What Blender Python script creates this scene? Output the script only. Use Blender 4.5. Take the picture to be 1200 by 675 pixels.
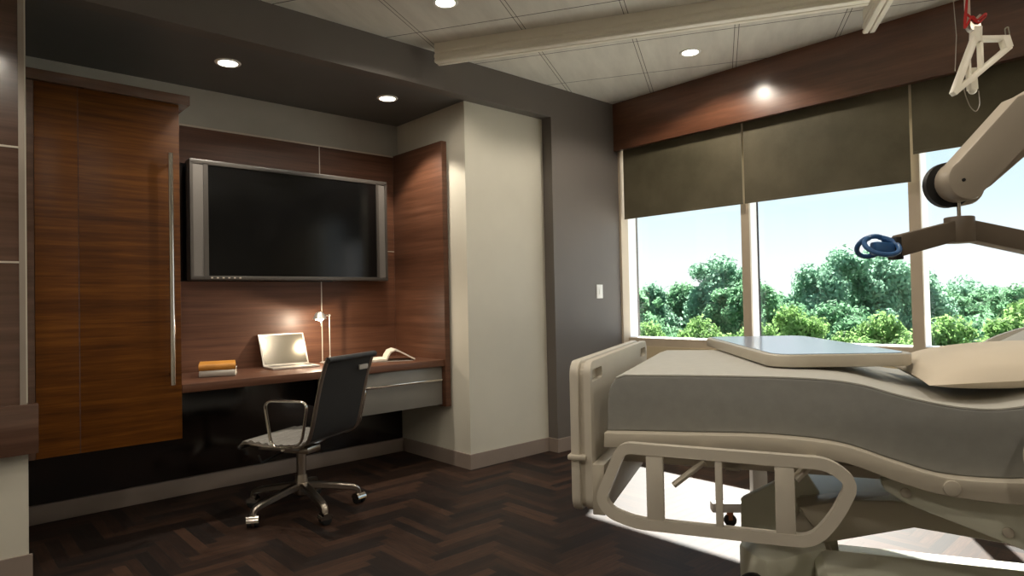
import bpy, bmesh, math, random
import numpy as np
from mathutils import Vector, Matrix

for o in list(bpy.data.objects): bpy.data.objects.remove(o)
S = bpy.context.scene
COL = S.collection
PI = math.pi

# ------------------------------------------------------------------ camera
cam_d = bpy.data.cameras.new('camera'); cam = bpy.data.objects.new('camera', cam_d); COL.objects.link(cam)
Fw = Vector((0.6734391, 0.73900814, 0.01862115)); Rt = Vector((0.73923653, -0.67311687, -0.02104812)); Up = Vector((0.00302052, -0.02794005, 0.99960504))
CAM = Vector((-4.25856, -3.38679, 1.14236))
m = Matrix((Rt, Up, -Fw)).transposed().to_4x4(); m.translation = CAM
cam.matrix_world = m
cam_d.sensor_width = 36; cam_d.lens = 762.405 / 1200 * 36; cam_d.clip_start = 0.05; cam_d.clip_end = 500
S.camera = cam

# ------------------------------------------------------------------ colour management, sky, sun
S.view_settings.view_transform = 'Standard'
try: S.view_settings.look = 'None'
except Exception: pass
S.view_settings.exposure = 0.0; S.view_settings.gamma = 1.0; S.view_settings.use_curve_mapping = False
SKY_STRENGTH = 1.15; SUN_STRENGTH = 25.0; DOWN_W = 56.0; ROOM_W = 40.0

w = bpy.data.worlds.new('sky'); S.world = w; w.use_nodes = True
nt = w.node_tree; nt.nodes.clear()
tc = nt.nodes.new('ShaderNodeTexCoord'); sx = nt.nodes.new('ShaderNodeSeparateXYZ'); cr = nt.nodes.new('ShaderNodeValToRGB')
bg = nt.nodes.new('ShaderNodeBackground'); ow = nt.nodes.new('ShaderNodeOutputWorld')
nt.links.new(tc.outputs['Generated'], sx.inputs[0]); nt.links.new(sx.outputs['Z'], cr.inputs[0])
nt.links.new(cr.outputs[0], bg.inputs[0]); nt.links.new(bg.outputs[0], ow.inputs[0])
e = cr.color_ramp.elements
e[0].position = 0.0; e[0].color = (1.0, 1.0, 1.0, 1)
e[1].position = 1.0; e[1].color = (0.55, 0.68, 0.90, 1)
x = e.new(0.05); x.color = (0.98, 1.0, 1.0, 1)
x = e.new(0.12); x.color = (0.80, 0.95, 1.0, 1)
x = e.new(0.26); x.color = (0.60, 0.82, 0.96, 1)
bg.inputs[1].default_value = SKY_STRENGTH

def light(kind, name, loc, energy, color=(1, 1, 1), **kw):
    d = bpy.data.lights.new(name, kind); d.energy = energy; d.color = color
    for k, v in kw.items(): setattr(d, k, v)
    o = bpy.data.objects.new(name, d); COL.objects.link(o); o.location = loc
    return o
sun = light('SUN', 'sun', (6, 4, 8), SUN_STRENGTH, (1.0, 0.95, 0.86), angle=math.radians(0.9))
sun.rotation_euler = Vector((-1, -0.56, -1.03)).to_track_quat('-Z', 'Y').to_euler()

# ------------------------------------------------------------------ node materials
class N:
    def __init__(s, name):
        s.m = bpy.data.materials.new(name); s.m.use_nodes = True; s.t = s.m.node_tree
        s.b = s.t.nodes['Principled BSDF']; s.o = s.t.nodes['Material Output']
    def new(s, t): return s.t.nodes.new(t)
    def link(s, a, b): s.t.links.new(a, b)
    def val(s, v, sock):
        if isinstance(v, (int, float)): sock.default_value = v
        elif isinstance(v, (tuple, list)): sock.default_value = v
        else: s.link(v, sock)
    def M(s, op, a, b=0.0, c=None):
        n = s.new('ShaderNodeMath'); n.operation = op
        s.val(a, n.inputs[0]); s.val(b, n.inputs[1])
        if c is not None: s.val(c, n.inputs[2])
        return n.outputs[0]
    def coord(s, scale=(1, 1, 1), rotz=0, loc=(0, 0, 0)):
        t = s.new('ShaderNodeTexCoord'); mp = s.new('ShaderNodeMapping')
        mp.inputs['Scale'].default_value = scale; mp.inputs['Rotation'].default_value = (0, 0, rotz); mp.inputs['Location'].default_value = loc
        s.link(t.outputs['Object'], mp.inputs[0]); return mp.outputs[0]
    def noise(s, vec, scale, detail=4, rough=.55):
        n = s.new('ShaderNodeTexNoise'); s.link(vec, n.inputs['Vector']); n.inputs['Scale'].default_value = scale
        n.inputs['Detail'].default_value = detail; n.inputs['Roughness'].default_value = rough; return n.outputs[0]
    def ramp(s, f, stops):
        r = s.new('ShaderNodeValToRGB'); s.link(f, r.inputs[0]); el = r.color_ramp.elements
        el[0].position, el[0].color = stops[0][0], (*stops[0][1], 1); el[1].position, el[1].color = stops[-1][0], (*stops[-1][1], 1)
        for p, c in stops[1:-1]:
            q = el.new(p); q.color = (*c, 1)
        return r.outputs[0]
    def mix(s, f, a, b, mode='MIX'):
        n = s.new('ShaderNodeMix'); n.data_type = 'RGBA'; n.blend_type = mode
        s.val(f, n.inputs[0]); s.val(a, n.inputs[6]); s.val(b, n.inputs[7]); return n.outputs[2]
    def bump(s, h, strength=.2, dist=.002):
        n = s.new('ShaderNodeBump'); n.inputs['Strength'].default_value = strength; n.inputs['Distance'].default_value = dist
        s.link(h, n.inputs['Height']); s.link(n.outputs[0], s.b.inputs['Normal'])
    def set(s, **k):
        for a, v in k.items():
            s.val(v, s.b.inputs[{'base': 'Base Color', 'rough': 'Roughness', 'metal': 'Metallic', 'coat': 'Coat Weight', 'coatr': 'Coat Roughness', 'spec': 'Specular IOR Level', 'trans': 'Transmission Weight', 'emit': 'Emission Color', 'es': 'Emission Strength', 'alpha': 'Alpha', 'ior': 'IOR'}[a]])
        return s

def plain(name, c, rough=.5, metal=0, var=.06, scale=6, **k):
    n = N(name); v = n.coord(); f = n.noise(v, scale, 3)
    a = tuple(min(1, x * (1 - var)) for x in c); b = tuple(min(1, x * (1 + var)) for x in c)
    n.set(base=n.ramp(f, [(.3, a), (.7, b)]), rough=rough, metal=metal, **k); return n.m

def wood(name, dark, mid, lite, stretch=(1.2, 1.2, 26), rough=.25, coat=.3, spec=.5, coatr=.12):
    n = N(name); v = n.coord(stretch)
    f1 = n.noise(v, 1.6, 6, .62); f2 = n.noise(n.coord((stretch[0]*.5, stretch[1]*.5, stretch[2]*.12)), 1.0, 3)
    f3 = n.noise(n.coord(tuple(q*4 for q in stretch)), 2.0, 3)
    f = n.M('ADD', n.M('MULTIPLY', f1, .55), n.M('ADD', n.M('MULTIPLY', f2, .3), n.M('MULTIPLY', f3, .15)))
    n.set(base=n.ramp(f, [(.36, dark), (.5, mid), (.64, lite)]), rough=rough, coat=coat, coatr=coatr, spec=spec)
    n.bump(f3, .03, .001); return n.m

WHITE = plain('white_paint', (.60, .57, .48), .6, scale=2.2, var=.04)
ROOMW = plain('room_paint', (.80, .76, .68), .7)
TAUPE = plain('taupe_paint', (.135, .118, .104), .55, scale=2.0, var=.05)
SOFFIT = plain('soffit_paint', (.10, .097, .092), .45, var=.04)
BACKW = plain('grey_paint', (.40, .385, .34), .6, var=.04)
CREAMW = plain('cream_wall', (.62, .52, .34), .6, var=.04)
BASEB = plain('baseboard_taupe', (.27, .215, .18), .45, var=.05)
FRAMEM = plain('window_frame_paint', (.55, .46, .35), .45, var=.04)
FINM = plain('outer_frame_white', (.90, .91, .94), .5, var=.02)
BEDC = plain('bed_cream', (.64, .59, .50), .42, var=.03)
BEDF = plain('bed_frame_tan', (.54, .49, .40), .4, var=.03)
BEDG = plain('bed_base_green_grey', (.68, .68, .56), .42, var=.03)
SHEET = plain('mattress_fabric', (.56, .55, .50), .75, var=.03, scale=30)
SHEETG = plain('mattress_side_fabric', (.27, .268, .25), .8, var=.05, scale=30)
PILLOW = plain('pillow_cotton', (.72, .63, .50), .8, var=.02)
RAILM = plain('lift_rail_cream', (.88, .83, .71), .35, var=.02)
BOOMM = plain('lift_beige', (.44, .38, .30), .4, var=.03)
DARKBR = plain('lift_brown_metal', (.15, .115, .08), .4, var=.05)
BLACK = plain('black_rubber', (.012, .012, .012), .5, var=.1)
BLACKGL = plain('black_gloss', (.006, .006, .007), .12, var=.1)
BLUE = plain('blue_plastic', (.04, .13, .32), .35, var=.08)
RED = plain('red_strap', (.50, .015, .01), .6)
PALEG = plain('pale_grey_paint', (.60, .58, .55), .4, var=.03)
CHROME = plain('chrome', (.62, .58, .52), .16, 1.0, var=.04)
ALU = plain('brushed_aluminium', (.48, .43, .37), .3, 1.0, var=.05)
STRIPM = plain('dull_metal_strip', (.34, .29, .24), .4, .3)
STEEL = plain('lamp_steel', (.62, .58, .52), .35, .6)
CHAIRMESH = plain('charcoal_mesh', (.022, .022, .022), .55, var=.2, scale=200)
CHAIRSEAT = plain('grey_seat_sling', (.22, .21, .19), .5, var=.08, scale=60)
DRAWG = plain('drawer_grey', (.19, .18, .16), .4, var=.03)
TVG = plain('tv_grey', (.055, .049, .043), .35, var=.04)
TVSPK = plain('tv_speaker_grey', (.115, .105, .095), .6, var=.06, scale=150)
SEAM = plain('pale_metal_seam', (.62, .56, .47), .3, .3)
ORANGE = plain('orange_cover', (.55, .24, .035), .55, var=.12, scale=14)
PAPER = plain('paper', (.78, .72, .60), .7, var=.04, scale=40)
BKGREY = plain('grey_cover', (.45, .41, .36), .5)
SWITCH = plain('switch_white', (.85, .84, .80), .35)
BOUNCE_GROUND = plain('pale_bounce_ground', (.58, .55, .48), .9, var=.12, scale=.3)  # outdoor ground made pale to bounce sunlight up onto the ceiling
BARK = plain('bark', (.08, .06, .045), .9, var=.3)

W_DOOR = wood('closet_veneer', (.060, .018, .002), (.125, .040, .004), (.20, .070, .008), (1.3, 1.3, 30), rough=.45, coat=0, coatr=.35, spec=.25)
W_RED = wood('reddish_veneer', (.060, .022, .010), (.106, .042, .021), (.158, .068, .037), (.7, .7, 22), rough=.48, coat=.12, coatr=.34, spec=.4)
W_BROWN = wood('taupe_brown_veneer', (.07, .036, .022), (.10, .052, .034), (.14, .075, .05), (.7, .7, 18), rough=.2, coat=.5, coatr=.1)
W_VAL = wood('valance_veneer', (.066, .024, .012), (.122, .047, .024), (.185, .076, .040), (.6, .6, 7), rough=.28, coat=.6, coatr=.15)
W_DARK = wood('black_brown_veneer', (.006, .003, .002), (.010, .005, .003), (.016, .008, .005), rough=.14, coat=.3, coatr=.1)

def lamp_mat(name, c, s):
    n = N(name); n.set(base=(*c, 1), emit=(*c, 1), es=s); return n.m
LENS = lamp_mat('lamp_lens', (1.0, .93, .80), 14.0)
BULB = lamp_mat('bulb_glow', (1.0, .90, .74), 20.0)

# herringbone parquet
n = N('herringbone_parquet')
W_, NP = .056, 7
t = n.new('ShaderNodeTexCoord'); sp = n.new('ShaderNodeSeparateXYZ'); n.link(t.outputs['Object'], sp.inputs[0])
xx = n.M('DIVIDE', sp.outputs[0], W_); yy = n.M('DIVIDE', sp.outputs[1], W_)
ii = n.M('FLOOR', xx); jj = n.M('FLOOR', yy); fx = n.M('SUBTRACT', xx, ii); fy = n.M('SUBTRACT', yy, jj)
kk = n.M('FLOORED_MODULO', n.M('SUBTRACT', ii, jj), 2.0 * NP)
hz = n.M('LESS_THAN', kk, NP - .5)
lxh = n.M('ADD', kk, fx)
lyv = n.M('ADD', n.M('SUBTRACT', 2.0 * NP - 1, kk), fy)
def sel(a, b): return n.M('ADD', n.M('MULTIPLY', hz, a), n.M('MULTIPLY', n.M('SUBTRACT', 1.0, hz), b))
along = sel(lxh, lyv); across = sel(fy, fx)
idx = sel(n.M('SUBTRACT', ii, kk), ii); idy = sel(jj, n.M('SUBTRACT', jj, n.M('SUBTRACT', 2.0 * NP - 1, kk)))
gap = n.M('MINIMUM', n.M('MINIMUM', across, n.M('SUBTRACT', 1.0, across)), n.M('MINIMUM', along, n.M('SUBTRACT', float(NP), along)))
gapm = n.M('LESS_THAN', gap, .022)
cb = n.new('ShaderNodeCombineXYZ'); n.link(idx, cb.inputs[0]); n.link(idy, cb.inputs[1]); n.link(hz, cb.inputs[2])
wn = n.new('ShaderNodeTexWhiteNoise'); wn.noise_dimensions = '3D'; n.link(cb.outputs[0], wn.inputs['Vector'])
cg = n.new('ShaderNodeCombineXYZ'); n.link(n.M('MULTIPLY', along, .16), cg.inputs[0]); n.link(n.M('MULTIPLY', across, 1.9), cg.inputs[1]); n.link(n.M('MULTIPLY', wn.outputs[0], 37.0), cg.inputs[2])
gr = n.noise(cg.outputs[0], 3.2, 5, .6)
tone = n.ramp(n.M('ADD', n.M('MULTIPLY', wn.outputs[0], .42), n.M('MULTIPLY', gr, .58)),
              [(.28, (.014, .011, .010)), (.45, (.024, .015, .012)), (.58, (.036, .020, .014)), (.76, (.060, .032, .021))])
colr = n.mix(gapm, tone, (.020, .018, .016, 1))
n.set(base=colr, rough=.5, coat=0, spec=.115)
hgt = n.M('SUBTRACT', n.M('MULTIPLY', gr, .25), gapm); n.bump(hgt, .35, .0015)
PARQ = n.m

# ceiling tiles, turned 30 degrees to the room
n = N('ceiling_tiles')
th = math.radians(30)
t = n.new('ShaderNodeTexCoord'); sp = n.new('ShaderNodeSeparateXYZ'); n.link(t.outputs['Object'], sp.inputs[0])
cw = n.M('ADD', n.M('MULTIPLY', sp.outputs[0], math.cos(th)), n.M('MULTIPLY', sp.outputs[1], math.sin(th)))
cl = n.M('SUBTRACT', n.M('MULTIPLY', sp.outputs[0], math.sin(th)), n.M('MULTIPLY', sp.outputs[1], math.cos(th)))
T = .604
def cell(v, off):
    a = n.M('FLOORED_MODULO', n.M('SUBTRACT', v, off), T); return n.M('MINIMUM', a, n.M('SUBTRACT', T, a))
dw = cell(cw, -.664); dl = cell(cl, .341)
line_w = n.M('LESS_THAN', dw, .0035)
tee = n.M('LESS_THAN', dl, .014); edge = n.M('MULTIPLY', n.M('GREATER_THAN', dl, .010), tee)
cbv = n.new('ShaderNodeCombineXYZ'); n.link(n.M('ADD', cw, n.M('MULTIPLY', cl, .6)), cbv.inputs[0]); n.link(n.M('MULTIPLY', cl, 5.0), cbv.inputs[1])
nz = n.noise(cbv.outputs[0], 1.8, 5, .6)
tile = n.ramp(nz, [(.3, (.62, .59, .52)), (.7, (.76, .73, .65))])
c1 = n.mix(tee, tile, (.68, .65, .57, 1)); c2 = n.mix(edge, c1, (.09, .08, .065, 1)); c3 = n.mix(line_w, c2, (.07, .06, .05, 1))
n.set(base=c3, rough=.75); n.bump(n.noise(n.coord(), 90, 3), .15, .002)
CEIL = n.m

# blind cloth
n = N('olive_blind_cloth')
f = n.noise(n.coord(), 3.5, 4); f2 = n.noise(n.coord((300, 300, 300)), 1, 2)
colr = n.ramp(n.M('ADD', n.M('MULTIPLY', f, .8), n.M('MULTIPLY', f2, .2)), [(.35, (.090, .078, .045)), (.65, (.150, .128, .080))])
n.set(base=colr, rough=.7)
tr = n.new('ShaderNodeBsdfTranslucent'); tr.inputs[0].default_value = (.09, .075, .035, 1)
mx = n.new('ShaderNodeMixShader'); mx.inputs[0].default_value = .12
n.link(n.b.outputs[0], mx.inputs[1]); n.link(tr.outputs[0], mx.inputs[2]); n.link(mx.outputs[0], n.o.inputs[0])
BLIND = n.m

# clear pane
n = N('window_glass')
tp = n.new('ShaderNodeBsdfTransparent'); tp.inputs[0].default_value = (.97, .99, 1, 1); gl = n.new('ShaderNodeBsdfGlossy'); gl.inputs['Roughness'].default_value = .02
mx = n.new('ShaderNodeMixShader'); mx.inputs[0].default_value = .03
n.link(tp.outputs[0], mx.inputs[1]); n.link(gl.outputs[0], mx.inputs[2]); n.link(mx.outputs[0], n.o.inputs[0]); GLASS = n.m

n = N('table_top_sky_tint'); n.set(base=(.34, .43, .58, 1), rough=.16, spec=.5); TABLETOP_SKY = n.m  # blue of the reflected sky is put into the base colour
n = N('laptop_screen'); n.set(base=(.25, .225, .18, 1), rough=.16, metal=.8); LSCREEN = n.m
n = N('tv_screen'); n.set(base=(.004, .004, .004, 1), rough=.12, spec=.22); TVSCR = n.m

def leafmat(name, a, b):
    n = N(name); g = n.new('ShaderNodeNewGeometry'); f = n.noise(n.coord(), .9, 3)
    f = n.M('ADD', n.M('MULTIPLY', g.outputs['Random Per Island'], .5), n.M('MULTIPLY', f, .5))
    n.set(base=n.ramp(f, [(.25, a), (.75, b)]), rough=.7, spec=.1)
    tr = n.new('ShaderNodeBsdfTranslucent'); tr.inputs[0].default_value = (*[min(.6, q * 1.6) for q in b], 1)
    mx = n.new('ShaderNodeMixShader'); mx.inputs[0].default_value = .5
    n.link(n.b.outputs[0], mx.inputs[1]); n.link(tr.outputs[0], mx.inputs[2]); n.link(mx.outputs[0], n.o.inputs[0]); return n.m
LEAF_A = leafmat('leaf_deep', (.065, .15, .075), (.16, .31, .17))
LEAF_B = leafmat('leaf_bright', (.08, .18, .045), (.19, .32, .11))
LEAF_C = leafmat('leaf_bluish', (.085, .19, .12), (.21, .36, .25))

# ------------------------------------------------------------------ mesh helpers
class MB:
    def __init__(s): s.bm = bmesh.new()
    def box(s, x0, x1, y0, y1, z0, z1, bev=0, seg=2, M=None):
        b = bmesh.new(); bmesh.ops.create_cube(b, size=1)
        for v in b.verts: v.co = Vector(((x0 + x1) / 2 + v.co.x * (x1 - x0), (y0 + y1) / 2 + v.co.y * (y1 - y0), (z0 + z1) / 2 + v.co.z * (z1 - z0)))
        if bev: bmesh.ops.bevel(b, geom=b.edges[:], offset=bev, segments=seg, affect='EDGES', profile=.5)
        return s._merge(b, M)
    def _merge(s, b, M=None):
        if M is not None: bmesh.ops.transform(b, matrix=M, verts=b.verts)
        me = bpy.data.meshes.new('tmp'); b.to_mesh(me); b.free(); s.bm.from_mesh(me); bpy.data.meshes.remove(me); return s
    def prism(s, poly, a, b_, axis='y', bev=0, seg=2, M=None):
        """poly = [(u,v)], extruded from a to b_ along axis; axis y: (u,v)->(x,z); x: (u,v)->(y,z); z: (u,v)->(x,y)"""
        b = bmesh.new()
        def P(u, v, w_): return {'y': (u, w_, v), 'x': (w_, u, v), 'z': (u, v, w_)}[axis]
        va = [b.verts.new(P(u, v, a)) for u, v in poly]; vb = [b.verts.new(P(u, v, b_)) for u, v in poly]
        b.faces.new(va); b.faces.new(vb[::-1]); k = len(poly)
        for i in range(k): b.faces.new((va[i], vb[i], vb[(i + 1) % k], va[(i + 1) % k]))
        bmesh.ops.recalc_face_normals(b, faces=b.faces)
        if bev:
            ed = [e_ for e_ in b.edges if any(f.verts[:] and len(f.verts) == k for f in e_.link_faces)] if k != 4 else b.edges[:]
            bmesh.ops.bevel(b, geom=ed, offset=bev, segments=seg, affect='EDGES', profile=.5)
        return s._merge(b, M)
    def tube(s, pts, r, sides=10, closed=False, flat=None, caps=True, M=None):
        """sweep; r number or list; flat=(ra, rb, up) elliptical section"""
        b = bmesh.new(); P = [Vector(p) for p in pts]; k = len(P); rings = []
        prev = None
        for i in range(k):
            if closed: d = (P[(i + 1) % k] - P[i - 1]).normalized()
            else: d = (P[min(i + 1, k - 1)] - P[max(i - 1, 0)]).normalized()
            if flat: up = Vector(flat[2]); a = d.cross(up).normalized(); c_ = a.cross(d).normalized(); ra, rb = flat[0], flat[1]
            else:
                if prev is None:
                    up = Vector((0, 0, 1)) if abs(d.z) < .9 else Vector((1, 0, 0)); a = d.cross(up).normalized()
                else: a = (prev - d * prev.dot(d)).normalized()
                prev = a; c_ = a.cross(d).normalized(); ra = rb = (r[i] if isinstance(r, (list, tuple)) else r)
            rings.append([b.verts.new(P[i] + a * ra * math.cos(2 * PI * j / sides) + c_ * rb * math.sin(2 * PI * j / sides)) for j in range(sides)])
        for i in range(k if closed else k - 1):
            A, B2 = rings[i], rings[(i + 1) % k]
            for j in range(sides): b.faces.new((A[j], A[(j + 1) % sides], B2[(j + 1) % sides], B2[j]))
        if caps and not closed: b.faces.new(rings[0][::-1]); b.faces.new(rings[-1])
        bmesh.ops.recalc_face_normals(b, faces=b.faces)
        return s._merge(b, M)
    def cyl(s, c, r, a, b_, axis='z', sides=32, bev=0, r2=None, M=None):
        r2 = r if r2 is None else r2
        b = bmesh.new(); bmesh.ops.create_cone(b, cap_ends=True, segments=sides, radius1=r, radius2=r2, depth=b_ - a)
        if bev: bmesh.ops.bevel(b, geom=[e_ for e_ in b.edges if any(len(f.verts) > 4 for f in e_.link_faces)], offset=bev, segments=2, affect='EDGES', profile=.5)
        R_ = {'z': Matrix.Identity(4), 'x': Matrix.Rotation(PI / 2, 4, 'Y'), 'y': Matrix.Rotation(-PI / 2, 4, 'X')}[axis]
        bmesh.ops.transform(b, matrix=R_, verts=b.verts)
        mid = (a + b_) / 2
        off = {'z': Vector((c[0], c[1], mid)), 'x': Vector((mid, c[0], c[1])), 'y': Vector((c[0], mid, c[1]))}[axis]
        bmesh.ops.translate(b, verts=b.verts, vec=off); return s._merge(b, M)
    def lathe(s, prof, c=(0, 0, 0), sides=32, M=None):
        b = bmesh.new(); rings = []
        for r, z in prof: rings.append([b.verts.new((c[0] + max(r, 1e-4) * math.cos(2 * PI * j / sides), c[1] + max(r, 1e-4) * math.sin(2 * PI * j / sides), c[2] + z)) for j in range(sides)])
        for i in range(len(rings) - 1):
            for j in range(sides): b.faces.new((rings[i][j], rings[i][(j + 1) % sides], rings[i + 1][(j + 1) % sides], rings[i + 1][j]))
        bmesh.ops.recalc_face_normals(b, faces=b.faces); return s._merge(b, M)
    def sphere(s, c, r, scale=(1, 1, 1), M=None):
        b = bmesh.new(); bmesh.ops.create_uvsphere(b, u_segments=20, v_segments=12, radius=r)
        for v in b.verts: v.co = Vector((c[0] + v.co.x * scale[0], c[1] + v.co.y * scale[1], c[2] + v.co.z * scale[2]))
        return s._merge(b, M)
    def build(s, name, mat, parent=None, smooth=35):
        me = bpy.data.meshes.new(name); s.bm.to_mesh(me); s.bm.free(); me.materials.append(mat)
        if smooth:
            me.polygons.foreach_set('use_smooth', [True] * len(me.polygons))
            try: me.set_sharp_from_angle(angle=math.radians(smooth))
            except Exception: pass
        o = bpy.data.objects.new(name, me); COL.objects.link(o)
        if parent is not None: o.parent = parent
        return o
def tag(o, label=None, cat=None, group=None, kind=None):
    if label: o['label'] = label
    if cat: o['category'] = cat
    if group: o['group'] = group
    if kind: o['kind'] = kind
    return o
def empty(name, loc, rz=0, **k):
    o = bpy.data.objects.new(name, None); COL.objects.link(o); o.location = loc; o.rotation_euler = (0, 0, rz); o.empty_display_size = .1
    return tag(o, **k)
def struct(o, label=None): o['kind'] = 'structure'; return tag(o, label)
def copy_tree(o, parent=None):
    c_ = o.copy(); COL.objects.link(c_); c_.parent = parent
    for ch in list(o.children): copy_tree(ch, c_)
    return c_
def BX(name, mat, *a, parent=None, bev=0): return MB().box(*a, bev=bev).build(name, mat, parent)
def rounded(x0, x1, y0, y1, r, k=6):
    out = []
    for cx, cy, a0 in ((x1 - r, y1 - r, 0), (x0 + r, y1 - r, 90), (x0 + r, y0 + r, 180), (x1 - r, y0 + r, 270)):
        for i in range(k + 1):
            a = math.radians(a0 + 90 * i / k); out.append((cx + r * math.cos(a), cy + r * math.sin(a)))
    return out
def smoothpath(pts, r, k=5, closed=False):
    """round the corners of a polyline"""
    P = [Vector(p) for p in pts]; out = []; nP = len(P)
    for i in range(nP):
        if not closed and i in (0, nP - 1): out.append(P[i]); continue
        a, b, c_ = P[i - 1], P[i], P[(i + 1) % nP]
        d1, d2 = (a - b), (c_ - b); q = min(r, d1.length * .45, d2.length * .45)
        s_, e_ = b + d1.normalized() * q, b + d2.normalized() * q
        for j in range(k + 1):
            u = j / k; out.append(s_ * (1 - u) ** 2 + b * 2 * u * (1 - u) + e_ * u * u)
    return out

# ------------------------------------------------------------------ room shell
H = 2.75; ZB = 2.517; XL = -6.6; YF = -6.2
YW = .94          # niche back wall
struct(BX('floor', PARQ, XL, .3, YF, 1.1, -.12, 0))
struct(BX('ceiling', CEIL, XL, .3, YF, .02, H, H + .1))
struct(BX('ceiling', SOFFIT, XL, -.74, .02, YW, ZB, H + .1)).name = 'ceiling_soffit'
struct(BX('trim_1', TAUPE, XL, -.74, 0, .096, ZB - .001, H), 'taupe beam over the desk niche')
struct(BX('wall_back', BACKW, XL, .3, YW, 1.1, 0, H + .1))
struct(BX('wall_column', WHITE, -1.495, -.74, .096, YW, 0, ZB))
struct(BX('wall_taupe', TAUPE, -.74, .3, 0, YW, 0, H))
struct(BX('wall_stub', WHITE, XL, -3.915, .096, YW, 0, ZB))
struct(BX('wall_left', ROOMW, XL - .1, XL, YF, 1.1, 0, H))
struct(BX('wall_front', ROOMW, XL, .3, YF - .1, YF, 0, H))
# window wall
XW = .12; ZS = .81
struct(BX('wall_window', CREAMW, XW - .01, .30, YF, 0, 0, .745))
struct(BX('wall_window_head', CREAMW, XW + .04, .30, YF, 0, 2.40, H))
struct(BX('wall_window_end', CREAMW, XW - .01, .30, YF, -4.28, .745, 2.75))
wins = [(-.02, -1.045), (-1.108, -2.12), (-2.183, -3.20), (-3.262, -4.28)]
edges = [0.0] + [q for a, b in wins for q in (a, b)]
for i, (a, b) in enumerate(wins):
    wn_ = empty('window_%d' % (i + 1), (XW, (a + b) / 2, .745), kind='structure')
    def wp(mb, name, mat):
        o = mb.build(name, mat, wn_); o.location = -Vector((XW, (a + b) / 2, .745)); return o
    left = 0 if i == 0 else (wins[i - 1][1] + a) / 2
    right = (b + wins[i + 1][0]) / 2 if i < 3 else b
    fb = MB()
    fb.box(XW, XW + .02, b, a, .745, ZS)                 # bottom rail
    fb.box(XW, XW + .02, b, a, 2.33, 2.40)
    if i == 0: fb.box(XW - .07, XW + .02, a, 0, .745, 2.40)
    else: fb.box(XW, XW + .02, a, left, .745, 2.40)
    fb.box(XW, XW + .02, right, b, .745, 2.40)
    wp(fb, 'window_frame', FRAMEM)
    ob = MB(); d1 = XW + .02; d2 = XW + .125
    ob.box(d1, d2, a - .0, left if i else 0, .80, 2.40); ob.box(d1, d2, right, b, .80, 2.40); ob.box(d1, d2, b, a, .78, ZS + .004); ob.box(d1, d2, b, a, 2.33, 2.40)
    wp(ob, 'outer_frame', FINM)
    gk = MB(); q = .008
    gk.box(d2 - .012, d2 - .002, a - q, a, ZS, 2.33)
    if i == 1: wp(gk, 'gasket', BLACK)
    wp(MB().box(d2 - .009, d2 - .004, b + q, a - q, ZS - .003, 2.335), 'window_pane', GLASS)
struct(BX('trim_2', W_VAL, 0, .045, YF, 0, 2.358, H), 'reddish wood valance above the blinds')
# baseboards
bh = .10
struct(BX('baseboard_niche', BASEB, -3.915, -1.495, .908, YW, 0, bh, bev=.004))
struct(BX('baseboard_column_side', BASEB, -1.507, -1.495, .096, .908, 0, bh))
struct(BX('baseboard_column', BASEB, -1.507, -.74, .084, .096, 0, bh))
struct(BX('baseboard_taupe_wall', BASEB, -.752, 0.10, -.012, 0, 0, bh)); struct(BX('baseboard_return', BASEB, -.752, -.74, 0, .084, 0, bh))
struct(BX('baseboard_window', BASEB, XW - .022, XW - .01, YF, -.012, 0, bh))
struct(BX('baseboard_left', BASEB, XL, -3.903, .084, .096, 0, bh))

# ------------------------------------------------------------------ wall cladding and built-ins
XE = -3.885
c_ = empty('wall_cladding', (-4.6, .09, .53), label='glossy brown panelled wall cladding with pale vertical edge strip at far left', cat='wall panel')
def loc(o, e_): o.location = -Vector(e_.location); return o
loc(BX('panel', W_BROWN, -5.4, -3.945, .062, .096, .745, ZB - .002, parent=c_), c_)
loc(BX('edge_strip', STRIPM, -3.945, -3.924, .058, .096, .745, ZB - .002, parent=c_), c_)
loc(MB().box(-5.4, -3.945, .0585, .062, 1.833, 1.841).box(-5.4, -3.945, .0585, .062, 1.343, 1.351).build('seam', SEAM, c_), c_)
loc(BX('ledge_box', W_BROWN, -5.4, XE, .03, .096, .535, .745, parent=c_, bev=.002), c_)

YP = .925
wp_ = empty('desk_back_panel', (-2.4, .93, .69), label='reddish wood back panel behind the television and desk, pale seams between sheets', cat='wall panel')
loc(BX('upper_panel', W_RED, -3.24, -2.158, YP, YW - .002, .737, 2.262, parent=wp_), wp_)
loc(BX('upper_panel', W_RED, -2.150, -1.55, YP, YW - .002, .737, 2.262, parent=wp_), wp_)
loc(BX('seam', SEAM, -2.158, -2.150, YP + .001, YW - .002, .737, 2.262, parent=wp_), wp_)
loc(BX('seam', SEAM, -3.24, -1.55, YP - .001, YP + .003, 1.532, 1.536, parent=wp_), wp_)
loc(BX('top_trim', SEAM, -3.24, -1.55, YP - .006, YW - .002, 2.262, 2.272, parent=wp_), wp_)
tag(BX('lower_wall_panel', W_DARK, -3.90, -1.505, YP, YW, bh + .002, .688), 'glossy black-brown wall panel under the desk down to the baseboard', 'wall panel')

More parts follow.
